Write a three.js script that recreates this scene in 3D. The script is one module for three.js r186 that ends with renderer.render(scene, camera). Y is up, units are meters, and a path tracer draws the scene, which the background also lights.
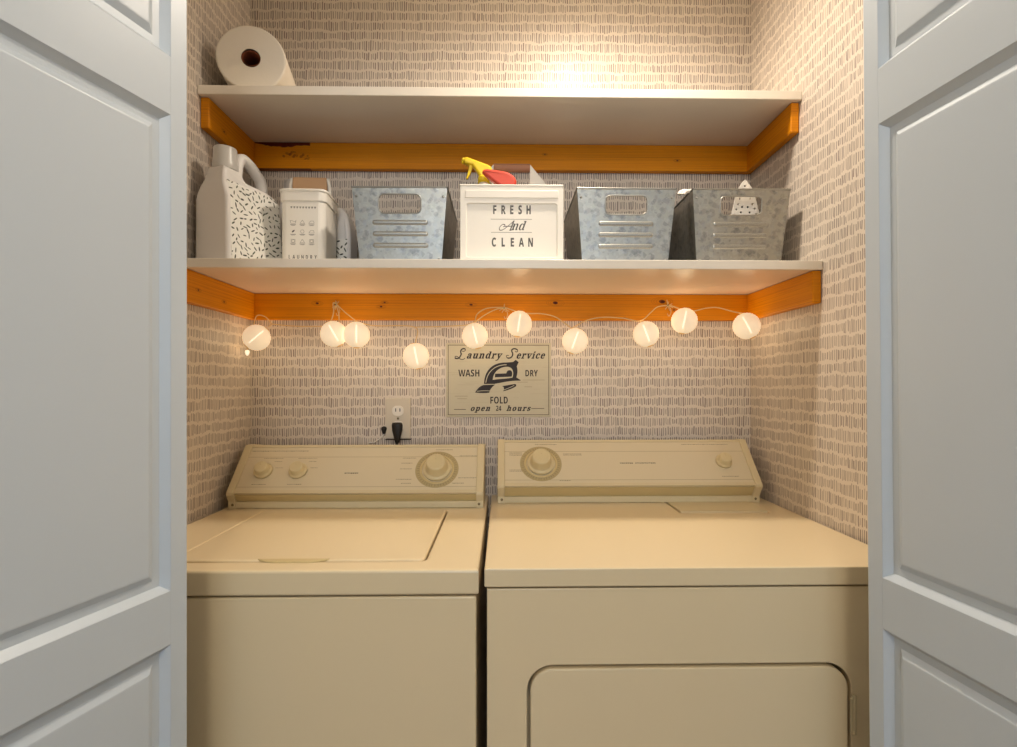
import * as THREE from 'three';
import { RoundedBoxGeometry } from 'three/addons/geometries/RoundedBoxGeometry.js';
import { mergeGeometries } from 'three/addons/utils/BufferGeometryUtils.js';
import { RectAreaLightUniformsLib } from 'three/addons/lights/RectAreaLightUniformsLib.js';

// ------------------------------------------------------------------ camera, sky, lights, exposure
const W = 1017, H = 747;
const scene = new THREE.Scene();
const camera = new THREE.PerspectiveCamera(2 * Math.atan(H / 2 / 530) * 180 / Math.PI, W / H, 0.02, 50);
camera.position.set(0, 1.23, 1.53);
camera.rotation.y = -1.0 * Math.PI / 180;
camera.setViewOffset(W, H, -3.5, -11.5, W, H);
const renderer = new THREE.WebGLRenderer({ antialias: true });
renderer.toneMapping = THREE.LinearToneMapping;
renderer.toneMappingExposure = 1.13;
renderer.shadowMap.enabled = true;
RectAreaLightUniformsLib.init();
scene.background = new THREE.Color(0.55, 0.72, 1.0);            // the sky outside the hall window

const LAMP_WARM = new THREE.Color(1.0, 0.87, 0.72);
const closetLight = new THREE.SpotLight(LAMP_WARM, 2.9, 0, 1.53, 0.85, 2);         // flush downlight in the closet ceiling
closetLight.position.set(0.23, 2.355, 0.42);
closetLight.target.position.set(0.23, 0, 0.42);
closetLight.shadow.radius = 2.2; scene.add(closetLight, closetLight.target);

const hallLight = new THREE.PointLight(new THREE.Color(1.0, 0.87, 0.71), 1.5);
hallLight.position.set(0.0, 2.28, 2.3); hallLight.shadow.radius = 6; scene.add(hallLight);

const dayLight = new THREE.RectAreaLight(new THREE.Color(0.66, 0.83, 1.0), 2.7, 1.5, 1.3);
dayLight.position.set(0.0, 1.62, 4.18); dayLight.lookAt(0.0, 1.62, 0); scene.add(dayLight);

// ------------------------------------------------------------------ helpers
let seedState = 12345;
const rnd = () => { seedState = (Math.imul(seedState, 1664525) + 1013904223) >>> 0; return seedState / 4294967296; };
const rr = (a, b) => a + (b - a) * rnd();
const V = (x, y, z) => new THREE.Vector3(x, y, z);
const taken = {};
function numbered(n) { const k = taken[n] = (taken[n] ?? -1) + 1; return k ? n + '_' + String(k).padStart(3, '0') : n; }
function thing(name, label, category, [x, y, z] = [0, 0, 0], group) {
  const o = new THREE.Group(); o.name = numbered(name); o.position.set(x, y, z); scene.add(o);
  o.userData = { label, category }; if (group) o.userData.group = group;
  return o;
}
function part(name, geo, mat, parent, label) {
  const m = new THREE.Mesh(geo, mat); m.name = name; parent.add(m); if (label) m.userData.label = label; return m;
}
function sub(name, parent, [x, y, z] = [0, 0, 0]) { const g = new THREE.Group(); g.name = name; g.position.set(x, y, z); parent.add(g); return g; }
function struct(name, geo, mat) { const m = new THREE.Mesh(geo, mat); m.name = name; m.userData.kind = 'structure'; scene.add(m); return m; }
// box given by its bounds, edges rounded by r; uv in metres by the way each face points
function metreUV(g) {
  const p = g.attributes.position, n = g.attributes.normal, uv = new Float32Array(p.count * 2);
  for (let i = 0; i < p.count; i++) {
    const ax = Math.abs(n.getX(i)), ay = Math.abs(n.getY(i)), az = Math.abs(n.getZ(i));
    const [a, b] = ax > ay && ax > az ? [p.getZ(i), p.getY(i)] : ay > az ? [p.getX(i), p.getZ(i)] : [p.getX(i), p.getY(i)];
    uv[2 * i] = a; uv[2 * i + 1] = b;
  }
  g.setAttribute('uv', new THREE.BufferAttribute(uv, 2)); return g;
}
function B(x0, x1, y0, y1, z0, z1, r = 0.002, seg = 2) {
  const w = x1 - x0, h = y1 - y0, d = z1 - z0;
  const g = r > 0 ? new RoundedBoxGeometry(w, h, d, seg, Math.min(r, w / 2.02, h / 2.02, d / 2.02)) : new THREE.BoxGeometry(w, h, d);
  g.translate((x0 + x1) / 2, (y0 + y1) / 2, (z0 + z1) / 2); return metreUV(g.index ? g.toNonIndexed() : g);
}
const merge = (list) => mergeGeometries(list.map((g) => { const q = g.index ? g.toNonIndexed() : g; for (const k of Object.keys(q.attributes)) if (!['position', 'normal', 'uv'].includes(k)) q.deleteAttribute(k); return q; }));
// profile points [z, y] swept along x from x0 to x1
function sweepX(pts, x0, x1, bevel = 0.002, seg = 2) {
  const s = new THREE.Shape(pts.map(([z, y]) => new THREE.Vector2(-z, y)));
  const g = new THREE.ExtrudeGeometry(s, { depth: x1 - x0 - 2 * bevel, bevelEnabled: bevel > 0, bevelSize: bevel, bevelOffset: -bevel, bevelThickness: bevel, bevelSegments: seg, steps: 1 });
  g.translate(0, 0, x0 + bevel); g.rotateY(Math.PI / 2); return metreUV(g);
}
function roundRect(w, h, r, cx = 0, cy = 0, P = THREE.Shape) {
  const s = new P(), x = cx - w / 2, y = cy - h / 2;
  s.moveTo(x + r, y); s.lineTo(x + w - r, y); s.absarc(x + w - r, y + r, r, -Math.PI / 2, 0); s.lineTo(x + w, y + h - r); s.absarc(x + w - r, y + h - r, r, 0, Math.PI / 2);
  s.lineTo(x + r, y + h); s.absarc(x + r, y + h - r, r, Math.PI / 2, Math.PI); s.lineTo(x, y + r); s.absarc(x + r, y + r, r, Math.PI, Math.PI * 1.5); return s;
}
function slab(shape, depth, bevel = 0.001, seg = 2, curve = 8) {
  return new THREE.ExtrudeGeometry(shape, { depth: Math.max(depth - 2 * bevel, 1e-4), bevelEnabled: bevel > 0, bevelSize: bevel, bevelOffset: -bevel, bevelThickness: bevel, bevelSegments: seg, curveSegments: curve }).translate(0, 0, bevel);
}
function tube(points, r, seg = 40, radial = 7, closed = false, tension = 0.5) { return new THREE.TubeGeometry(new THREE.CatmullRomCurve3(points.map((p) => V(...p)), closed, 'catmullrom', tension), seg, r, radial, closed); }
const lathe = (pts, n = 32) => new THREE.LatheGeometry(pts.map(([x, y]) => new THREE.Vector2(x, y)), n);
function canvas(w, h, draw) {
  const c = document.createElement('canvas'); c.width = w; c.height = h; const g = c.getContext('2d'); draw(g, w, h);
  const t = new THREE.CanvasTexture(c); t.colorSpace = THREE.SRGBColorSpace; t.magFilter = THREE.LinearFilter; t.wrapS = t.wrapT = THREE.RepeatWrapping; t.anisotropy = 8; return t;
}
function planarUV(g, x0, x1, y0, y1, ax = 'x', ay = 'y') {
  const p = g.attributes.position, uv = new Float32Array(p.count * 2), get = { x: (i) => p.getX(i), y: (i) => p.getY(i), z: (i) => p.getZ(i) };
  for (let i = 0; i < p.count; i++) { uv[2 * i] = (get[ax](i) - x0) / (x1 - x0); uv[2 * i + 1] = (get[ay](i) - y0) / (y1 - y0); }
  g.setAttribute('uv', new THREE.BufferAttribute(uv, 2)); return g;
}
const M = (o) => new THREE.MeshPhysicalMaterial(o);

// ------------------------------------------------------------------ textures and materials
const WP = 1.08;                                                   // metres covered by the wallpaper repeat
const wallpaperMap = canvas(2048, 2048, (g, w, h) => {
  g.fillStyle = '#e2d7c9'; g.fillRect(0, 0, w, h);
  const rows = 38, cols = 170, pitch = h / rows, ink = ['#a29489', '#978981', '#ab9d91', '#8f8179', '#b3a69a'];
  const wave = (x, k) => 2.6 * Math.sin(x / w * Math.PI * 2 * 3 + k * 1.9) + 2.4 * Math.sin(x / w * Math.PI * 2 * 8 + k * 4.1) + 2.2 * Math.sin(x / w * Math.PI * 2 * 19 + k * 2.7);
  for (let r = 0; r < rows; r++) for (let c = 0; c < cols; c++) {
    const x = (c + 0.5 + rr(-0.13, 0.13)) * w / cols;
    const top = r * pitch + wave(x, r) + rr(-2, 7), bot = (r + 1) * pitch + wave(x, (r + 1) % rows) - rr(5, 14);
    g.strokeStyle = ink[Math.floor(rnd() * 5)]; g.lineWidth = rr(3.6, 6.2); g.lineCap = 'round';
    const b1 = rr(-2, 2), b2 = rr(-2, 2);
    for (const o of [-h, 0, h]) { g.beginPath(); g.moveTo(x, top + o + 3); g.quadraticCurveTo(x + b1, (top + bot) / 2 + o, x + b2, bot + o - 3); g.stroke(); }
  }
});
wallpaperMap.repeat.set(1 / WP, 1 / WP);
const wallpaper = M({ map: wallpaperMap, roughness: 0.36, specularIntensity: 0.5 });
const paint = M({ color: '#cad4dc', roughness: 0.38 });            // satin white woodwork
const wallPaint = M({ color: '#d9d6d0', roughness: 0.9 });
const ceilingPaint = M({ color: '#ebe7df', roughness: 0.95 });
const floorMap = canvas(512, 512, (g, w, h) => {
  g.fillStyle = '#9a7a58'; g.fillRect(0, 0, w, h);
  for (let i = 0; i < 900; i++) { g.strokeStyle = `rgba(${70 + rnd() * 50 | 0},${48 + rnd() * 36 | 0},${28 + rnd() * 20 | 0},0.16)`; g.lineWidth = rr(0.6, 2); const y = rnd() * h, x = rnd() * w; g.beginPath(); g.moveTo(x, y); g.lineTo(x + rr(40, 220), y + rr(-2, 2)); g.stroke(); }
});
const floorMat = M({ map: floorMap, roughness: 0.5 });
const enamel = M({ color: '#ecd9b2', roughness: 0.30, clearcoat: 0.3, clearcoatRoughness: 0.15 });
const almondPlastic = M({ color: '#dccda7', roughness: 0.42 });
const trimPlastic = M({ color: '#d3bf8c', roughness: 0.4 });
const knobPlastic = M({ color: '#ddcda2', roughness: 0.33 });
const screwMetal = M({ color: '#8a7d5e', roughness: 0.4, metalness: 0.8 });
const melamine = M({ color: '#eee5d6', roughness: 0.2 });
const ironDark = M({ color: '#3b2a20', roughness: 0.5, metalness: 0.5 });

function woodMap(knots, stain) {
  return canvas(2048, 128, (g, w, h) => {
    g.fillStyle = '#e08c00'; g.fillRect(0, 0, w, h);
    for (let i = 0; i < 520; i++) {
      g.strokeStyle = rnd() < 0.6 ? `rgba(160,82,0,${rr(0.05, 0.2)})` : `rgba(236,160,6,${rr(0.05, 0.2)})`; g.lineWidth = rr(0.6, 2.6);
      const y = rnd() * h, x = rr(-200, w), l = rr(120, 900), d = rr(-6, 6);
      g.beginPath(); g.moveTo(x, y); g.bezierCurveTo(x + l * 0.3, y + d, x + l * 0.6, y - d, x + l, y + d * 0.5); g.stroke();
    }
    for (const [x, y, r] of knots) {
      const px = x * w, py = (1 - y) * h;
      g.strokeStyle = 'rgba(140,74,10,0.35)'; g.lineWidth = 1.6;
      for (let k = 1; k < 4; k++) { g.beginPath(); g.ellipse(px, py, r * (1.3 + k * 0.9), r * (0.8 + k * 0.35), 0.05, 0, 7); g.stroke(); }
      g.fillStyle = '#6e3410'; g.beginPath(); g.ellipse(px, py, r * 1.15, r * 0.8, 0.1, 0, 7); g.fill();
      g.fillStyle = '#4a1f0c'; g.beginPath(); g.ellipse(px + 1, py, r * 0.6, r * 0.42, 0, 0, 7); g.fill();
    }
    if (stain) stain(g, w, h);
  });
}
const X0 = -0.721, X1 = 0.721, boardLen = X1 - X0;
const kx = (x) => (x - X0) / boardLen;
const lowerWood = M({ map: woodMap([[kx(-0.525), 0.62, 6], [kx(-0.345), 0.5, 5], [kx(-0.335), 0.66, 4], [kx(-0.09), 0.58, 6], [kx(0.15), 0.66, 9], [kx(0.456), 0.72, 11], [kx(0.49), 0.4, 4]]), roughness: 0.5, specularIntensity: 0.5 });
const upperWood = M({ map: woodMap([[kx(0.5), 0.4, 4], [kx(0.12), 0.6, 3]], (g, w, h) => {
  g.fillStyle = '#5c1c0a';                                          // bark edge left along the top of the board
  const a = kx(-0.70) * w, b = kx(-0.545) * w;
  g.beginPath(); g.moveTo(a, 0); g.lineTo(b, 0);
  for (let i = 0; i <= 30; i++) { const t = 1 - i / 30; g.lineTo(a + (b - a) * t, (6 + 20 * Math.sin(Math.min(t * 1.25, 1) * Math.PI * 0.8) * (0.75 + 0.3 * rnd()))); }
  g.fill();
  for (let i = 0; i < 16; i++) { g.fillStyle = `rgba(110,52,14,${rr(0.2, 0.5)})`; g.beginPath(); g.ellipse(kx(rr(-0.63, -0.545)) * w, rr(48, 84), rr(3, 9), rr(3, 8), rr(0, 3), 0, 7); g.fill(); }
}), roughness: 0.5, specularIntensity: 0.5 });
const sideWood = M({ map: woodMap([[0.09, 0.55, 5], [0.2, 0.32, 4], [0.13, 0.45, 4]]), roughness: 0.5, specularIntensity: 0.5 });
const galvMap = canvas(512, 512, (g, w, h) => {
  g.fillStyle = '#aaa8a0'; g.fillRect(0, 0, w, h);
  const tone = ['rgba(190,190,184,', 'rgba(128,130,130,', 'rgba(158,162,164,', 'rgba(176,174,162,', 'rgba(112,114,114,'];
  for (let i = 0; i < 1500; i++) {
    g.fillStyle = tone[Math.floor(rnd() * 5)] + rr(0.12, 0.4) + ')'; const x = rnd() * w, y = rnd() * h, r = rr(4, 20); g.beginPath();
    for (let k = 0; k < 6; k++) { const a = k / 6 * Math.PI * 2; g.lineTo(x + Math.cos(a) * r * rr(0.4, 1.2), y + Math.sin(a) * r * rr(0.4, 1.2)); } g.fill();
  }
});
galvMap.repeat.set(4, 4);
const galv = M({ map: galvMap, metalness: 0.88, roughness: 0.36 });
const tinWhite = M({ color: '#efeadf', roughness: 0.35 });
const jugWhite = M({ color: '#eae7e4', roughness: 0.38 });
const capClear = M({ color: '#eceae6', roughness: 0.3, transmission: 0.35, thickness: 0 });
const paleWood = M({ color: '#c9a077', roughness: 0.6 });
const brownWood = M({ color: '#a9785a', roughness: 0.6 });
const blackPlastic = M({ color: '#161314', roughness: 0.45 });
const whitePlastic = M({ color: '#eee8dd', roughness: 0.4 });

// ------------------------------------------------------------------ the setting
const CEIL = 2.40, ZF0 = 0.70, ZF1 = 0.81, HX = 1.7, HZ = 4.2;     // front partition of the closet, hall half width, hall rear
struct('floor', B(-HX - 0.1, HX + 0.1, -0.1, 0, -0.1, HZ + 0.1, 0), floorMat);
struct('ceiling', B(-HX - 0.1, HX + 0.1, CEIL, CEIL + 0.1, -0.1, HZ + 0.1, 0), ceilingPaint);
struct('wall_back', B(X0 - 0.1, X1 + 0.1, 0, CEIL, -0.1, 0, 0), wallpaper);
struct('wall_left', B(X0 - 0.1, X0, 0, CEIL, 0, ZF0, 0), wallpaper);
struct('wall_right', B(X1, X1 + 0.1, 0, CEIL, 0, ZF0, 0), wallpaper);
const OX0 = -0.60, OX1 = 0.66, OY = 2.06;
struct('wall_front', merge([B(-HX, OX0, 0, CEIL, ZF0, ZF1, 0), B(OX1, HX, 0, CEIL, ZF0, ZF1, 0), B(OX0, OX1, OY, CEIL, ZF0, ZF1, 0)]), wallPaint);
struct('wall_hall_left', B(-HX - 0.1, -HX, 0, CEIL, ZF0, HZ, 0), wallPaint);
struct('wall_hall_right', B(HX, HX + 0.1, 0, CEIL, ZF0, HZ, 0), wallPaint);
struct('wall_hall_rear', merge([B(-HX, -0.75, 0, CEIL, HZ, HZ + 0.1, 0), B(0.75, HX, 0, CEIL, HZ, HZ + 0.1, 0), B(-0.75, 0.75, 0, 0.97, HZ, HZ + 0.1, 0), B(-0.75, 0.75, 2.27, CEIL, HZ, HZ + 0.1, 0)]), wallPaint);
{ // window in the rear wall of the hall, behind the camera
  const wn = new THREE.Group(); wn.name = 'window_1'; wn.userData.kind = 'structure'; scene.add(wn);
  part('window_frame', merge([B(-0.75, -0.70, 0.97, 2.27, HZ + 0.02, HZ + 0.08), B(0.70, 0.75, 0.97, 2.27, HZ + 0.02, HZ + 0.08), B(-0.70, 0.70, 0.97, 1.02, HZ + 0.02, HZ + 0.08), B(-0.70, 0.70, 2.22, 2.27, HZ + 0.02, HZ + 0.08), B(-0.02, 0.02, 1.02, 2.22, HZ + 0.03, HZ + 0.07)]), paint, wn);
  part('pane', B(-0.70, -0.02, 1.02, 2.22, HZ + 0.048, HZ + 0.052, 0), M({ color: '#ffffff', roughness: 0, transmission: 1, thickness: 0 }), wn);
  part('pane', B(0.02, 0.70, 1.02, 2.22, HZ + 0.048, HZ + 0.052, 0), M({ color: '#ffffff', roughness: 0, transmission: 1, thickness: 0 }), wn);
}
struct('trim_1', merge([B(OX0 - 0.07, OX0 + 0.0, 0, OY + 0.07, ZF1, ZF1 + 0.015), B(OX1, OX1 + 0.07, 0, OY + 0.07, ZF1, ZF1 + 0.015), B(OX0, OX1, OY, OY + 0.07, ZF1, ZF1 + 0.015)]), paint);

// folding doors: each leaf has stiles, rails and three raised panels
const LEAF_W = 0.30, LEAF_T = 0.034, LEAF_H = 2.0, STILE = 0.028;
const RAILS = [[0, 0.14], [0.847, 0.923], [1.587, 1.669], [1.92, 2.0]];
function panelGeo(w, h) {                                          // raised panel, rings of rectangles from the frame inwards, both faces
  const rings = [[0, 0.0165], [0.0085, 0.0072], [0.019, 0.0070], [0.028, 0.0125], [0.030, 0.0128]], pos = [], idx = [];
  for (const sgn of [1, -1]) {
    const base = pos.length / 3;
    for (const [o, z] of rings) for (const [a, b] of [[-1, -1], [1, -1], [1, 1], [-1, 1]]) pos.push(a * (w / 2 - o), b * (h / 2 - o), sgn * z);
    for (let r = 0; r < rings.length - 1; r++) for (let k = 0; k < 4; k++) {
      const a = base + r * 4 + k, b = base + r * 4 + (k + 1) % 4, c = a + 4, d = b + 4;
      sgn > 0 ? idx.push(a, b, d, a, d, c) : idx.push(a, d, b, a, c, d);
    }
    const q = base + (rings.length - 1) * 4; sgn > 0 ? idx.push(q, q + 1, q + 2, q, q + 2, q + 3) : idx.push(q, q + 2, q + 1, q, q + 3, q + 2);
  }
  const g = new THREE.BufferGeometry(); g.setAttribute('position', new THREE.Float32BufferAttribute(pos, 3)); g.setIndex(idx);
  const n = g.toNonIndexed(); n.computeVertexNormals(); return metreUV(n);
}
function leaf(parent) {                                            // origin at the foot of the far edge, the leaf runs along +x, faces +-z
  const l = sub('leaf', parent), t = LEAF_T / 2;
  part('stile', B(0, STILE, 0, LEAF_H, -t, t, 0.0015), paint, l);
  part('stile', B(LEAF_W - STILE, LEAF_W, 0, LEAF_H, -t, t, 0.0015), paint, l);
  for (const [a, b] of RAILS) part('rail', B(STILE - 0.001, LEAF_W - STILE + 0.001, a, b, -t, t, 0.0012), paint, l);
  for (let k = 0; k < 3; k++) {
    const a = RAILS[k][1], b = RAILS[k + 1][0], g = panelGeo(LEAF_W - 2 * STILE, b - a); g.translate(LEAF_W / 2, (a + b) / 2, 0); part('panel', g, paint, l);
  }
  return l;
}
const DOOR_Y = 0.02;
function door(name, far, angle, side, pivotX, label) {
  const d = new THREE.Group(); d.name = name; d.userData = { kind: 'structure', label }; scene.add(d);
  const dir = V(side * Math.sin(angle), 0, Math.cos(angle));        // from the far edge towards the viewer
  const inner = leaf(d), normal = V(-side * Math.cos(angle), 0, Math.sin(angle));
  const yaw = Math.atan2(-dir.z, dir.x);
  inner.position.set(far[0] - normal.x * LEAF_T / 2, DOOR_Y, far[1] - normal.z * LEAF_T / 2); inner.rotation.y = yaw;
  const tip = V(far[0], 0, far[1]).addScaledVector(dir, LEAF_W).addScaledVector(normal, -LEAF_T - 0.002);   // fold hinge
  const back = V(pivotX, 0, 0.755), toward = tip.clone().sub(back), a2 = Math.asin(Math.min(0.99, toward.x / LEAF_W));
  const outer = leaf(d); const d2 = V(Math.sin(a2), 0, Math.cos(a2)), n2 = V(-side * d2.z, 0, side * d2.x);
  const start = tip.clone().addScaledVector(d2, -LEAF_W).addScaledVector(n2, -LEAF_T / 2);
  outer.position.set(start.x, DOOR_Y, start.z); outer.rotation.y = Math.atan2(-d2.z, d2.x);
  for (const y of [0.3, 1.0, 1.7]) part('hinge', tube([[tip.x, DOOR_Y + y, tip.z + 0.004], [tip.x, DOOR_Y + y + 0.06, tip.z + 0.004]], 0.005, 2, 10), screwMetal, d);
  return d;
}
door('door_1', [-0.4565, 0.755], 15.6 * Math.PI / 180, -1, -0.575, 'white folding panel door beside the washer');
const door2 = door('door_2', [0.5515, 0.735], 6.2 * Math.PI / 180, 1, 0.63, 'white folding panel door beside the dryer');
door2.rotation.z = 0.009; door2.position.x = 0.011;

// ------------------------------------------------------------------ washer and dryer
const TOP = 0.9175;
function knobGeo(r, crown, h) { return lathe([[0, h], [crown * 0.82, h], [crown * 0.95, h - 0.002], [crown, h - 0.005], [crown * 1.02, 0.009], [r * 0.88, 0.0075], [r, 0.005], [r, 0], [0, 0]], 36).rotateX(Math.PI / 2); }
function consoleFace(draw, wide, high) {
  return M({ map: canvas(2048, Math.round(2048 * high / wide), (g, w, h) => { g.fillStyle = '#dfd2b3'; g.fillRect(0, 0, w, h); draw(g, w, h, w / wide); }), roughness: 0.4 });
}
function marks(g, x, y, w, h = 5, n = 1, tone = '#8d7f5e') {          // rows of tiny print too small to read
  g.fillStyle = tone; for (let r = 0; r < n; r++) { let a = 0; while (a < w) { const s = 5 + rnd() * 12; g.fillRect(x + a, y + r * h * 2.4, Math.min(s, w - a), h * (0.7 + rnd() * 0.5)); a += s + 3; } }
}
function ringMarks(g, x, y, r, s) { g.strokeStyle = '#b8a77c'; g.lineWidth = 0.013 * s; g.beginPath(); g.arc(x, y, r * s, 0, 7); g.stroke(); g.strokeStyle = '#8d7f5e'; g.lineWidth = 3; for (let k = 0; k < 44; k++) { const a = k / 44 * Math.PI * 2 + rnd() * 0.05; g.beginPath(); g.moveTo(x + Math.cos(a) * (r - 0.004) * s, y + Math.sin(a) * (r - 0.004) * s); g.lineTo(x + Math.cos(a) * (r + 0.003) * s, y + Math.sin(a) * (r + 0.003) * s); g.stroke(); } }

function backConsole(root, x0, x1, zBase, lipOut, lift, draw, controls) {      // leaning control console at the rear of the top
  const zl = zBase + lipOut, yl = TOP + 0.041 + lift, yt = yl + 0.110, zt = zl - 0.103, L = Math.hypot(0.110, 0.103), w = x1 - x0;
  part('console_body', sweepX([[0.030, TOP + 0.0005], [zBase - 0.008, TOP + 0.0005], [zBase - 0.008, TOP + 0.015], [zl - 0.003, yl - 0.004], [zt - 0.002, yt - 0.004], [zt - 0.02, yt - 0.002], [0.030, yt - 0.006]], x0 + 0.004, x1 - 0.004, 0.0015), trimPlastic, root);
  part('base_strip', B(x0 + 0.012, x1 - 0.012, TOP + 0.0005, TOP + 0.017, zBase - 0.012, zBase, 0.002), almondPlastic, root);
  for (const s of [0, 1]) {
    const a = s ? x1 - 0.019 : x0, b = s ? x1 : x0 + 0.019;
    const cap = part('end_cap', sweepX([[0.029, TOP + 0.0005], [zBase + 0.002, TOP + 0.0005], [zBase + 0.002, TOP + 0.018], [zl + 0.003, yl - 0.003], [zl + 0.003, yl + 0.004], [zt + 0.004, yt + 0.002], [zt - 0.022, yt + 0.001], [0.029, yt - 0.004]], a, b, 0.002), almondPlastic, root);
    part('screw', lathe([[0, 0.0015], [0.003, 0.001], [0.0035, 0], [0, 0]], 12).rotateX(Math.PI / 2).translate((a + b) / 2 + (s ? -0.002 : 0.002), TOP + 0.010, zBase + 0.002), screwMetal, cap);
  }
  const face = sub('control_panel', root, [(x0 + x1) / 2, yl, zl]); face.rotation.x = -Math.atan2(0.103, 0.110);
  const fw = w - 0.038;
  part('face_plate', planarUV(B(-fw / 2, fw / 2, 0, L, -0.003, 0.001, 0.001), -fw / 2, fw / 2, 0, L), consoleFace((g, cw, ch, s) => draw(g, cw, ch, s, (x) => (x - (x0 + x1) / 2 + fw / 2) * s, (y) => ch - y * s), fw, L), face);
  part('top_ridge', B(-fw / 2, fw / 2, L - 0.008, L, 0, 0.0028, 0.001), almondPlastic, face);
  part('bottom_ridge', B(-fw / 2, fw / 2, 0, 0.010, 0, 0.0030, 0.0012), almondPlastic, face);
  for (const [x, y, r, crown, h, big] of controls) {
    const k = x - (x0 + x1) / 2;
    if (big) part('dial_ring', lathe([[r + 0.002, 0.0012], [r + 0.005, 0.0035], [r + 0.008, 0.0012]], 48).rotateX(Math.PI / 2).translate(k, y, 0), trimPlastic, face);
    part(big ? 'timer_dial' : 'knob', merge([knobGeo(r, crown, h).translate(k, y, 0.0012), B(k - crown * 0.06, k + crown * 0.06, y + crown * 0.25, y + crown * 0.8, h + 0.0008, h + 0.0022, 0.0004)]), knobPlastic, face);
  }
}
function cabinet(root, x0, x1, z1, lip, frontSetBack = 0.006) {
  const y = TOP - lip;
  part('cabinet_body', B(x0 + 0.004, x1 - 0.004, 0.03, y - 0.0045, 0.03, z1 - frontSetBack, 0.004), enamel, root);
  part('toe_base', B(x0 + 0.02, x1 - 0.02, 0.0, 0.035, 0.06, z1 - 0.05, 0.002), trimPlastic, root);
  part('deck_support', B(x0 + 0.03, x1 - 0.03, y - 0.006, y + 0.001, 0.05, z1 - 0.045, 0), enamel, root);   // the deck sits on this, leaving an open joint all round
}
{ // washer
  const x0 = -0.708, x1 = -0.041, z1 = 0.632, root = thing('washing_machine', 'almond top-loading washer with two small knobs and flat lid', 'washer', [0, 0, 0]);
  cabinet(root, x0, x1, z1, 0.043);
  const lx0 = -0.589, lx1 = -0.140, lz0 = 0.205, lz1 = 0.583;
  // the top deck is a frame around the lid opening
  const s = new THREE.Shape(); s.moveTo(x0, -z1); s.lineTo(x1, -z1); s.lineTo(x1, -0.022); s.lineTo(x0, -0.022); s.closePath();
  s.holes.push(roundRect(lx1 - lx0 + 0.006, lz1 - lz0 + 0.006, 0.014, (lx0 + lx1) / 2, -(lz0 + lz1) / 2, THREE.Path));
  part('top_deck', metreUV(slab(s, 0.043, 0.005, 3).rotateX(-Math.PI / 2).translate(0, TOP - 0.043, 0)), enamel, root);
  part('lid_ledge', B(lx0 - 0.004, lx1 + 0.004, TOP - 0.042, TOP - 0.024, lz0 - 0.004, lz1 + 0.004, 0), enamel, root);
  const lid = roundRect(lx1 - lx0, lz1 - lz0, 0.012);
  const lidG = slab(lid, 0.014, 0.004, 3).rotateX(-Math.PI / 2).translate((lx0 + lx1) / 2, TOP - 0.012, (lz0 + lz1) / 2);
  const l = part('lid', metreUV(lidG), enamel, root);
  { // finger grip: a shallow scooped lip at the middle of the lid's front edge
    const g = new THREE.Shape(); g.moveTo(-0.064, 0.0025); g.lineTo(0.064, 0.0025); g.quadraticCurveTo(0.045, -0.011, 0.03, -0.012); g.lineTo(-0.03, -0.012); g.quadraticCurveTo(-0.045, -0.011, -0.064, 0.0025);
    part('finger_grip', slab(g, 0.004, 0.0012, 2).rotateX(-Math.PI / 2).translate(-0.372, TOP - 0.0005, lz1 - 0.001), trimPlastic, l);
  }
  backConsole(root, -0.693, -0.049, 0.180, 0.009, -0.002, (g, w, h, sc, fx, fy) => {
    g.fillStyle = '#a8986c'; g.fillRect(0, fy(0.112), w, 3); g.fillRect(0, fy(0.020), w, 3);
    marks(g, fx(-0.67), fy(0.132), 0.15 * sc, 6); marks(g, fx(-0.41), fy(0.062), 0.035 * sc, 9, 1, '#6f6348');
    for (const x of [-0.621, -0.531]) { marks(g, fx(x - 0.018), fy(0.028), 0.036 * sc, 5); marks(g, fx(x + 0.028), fy(0.078), 0.02 * sc, 4); marks(g, fx(x - 0.01), fy(0.108), 0.05 * sc, 4); marks(g, fx(x + 0.02), fy(0.098), 0.02 * sc, 4); }
    ringMarks(g, fx(-0.172), fy(0.072), 0.050, sc);
    for (const [a, b, n] of [[-0.265, 0.108, 0.035], [-0.268, 0.092, 0.03], [-0.268, 0.074, 0.03], [-0.275, 0.042, 0.04], [-0.26, 0.03, 0.025], [-0.18, 0.135, 0.045], [-0.115, 0.115, 0.07], [-0.115, 0.046, 0.05], [-0.13, 0.03, 0.03]]) marks(g, fx(a), fy(b), n * sc, 5);
  }, [[-0.621, 0.067, 0.0235, 0.0175, 0.024], [-0.531, 0.067, 0.0235, 0.0175, 0.024], [-0.172, 0.072, 0.037, 0.026, 0.036, true]]);
}
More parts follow.
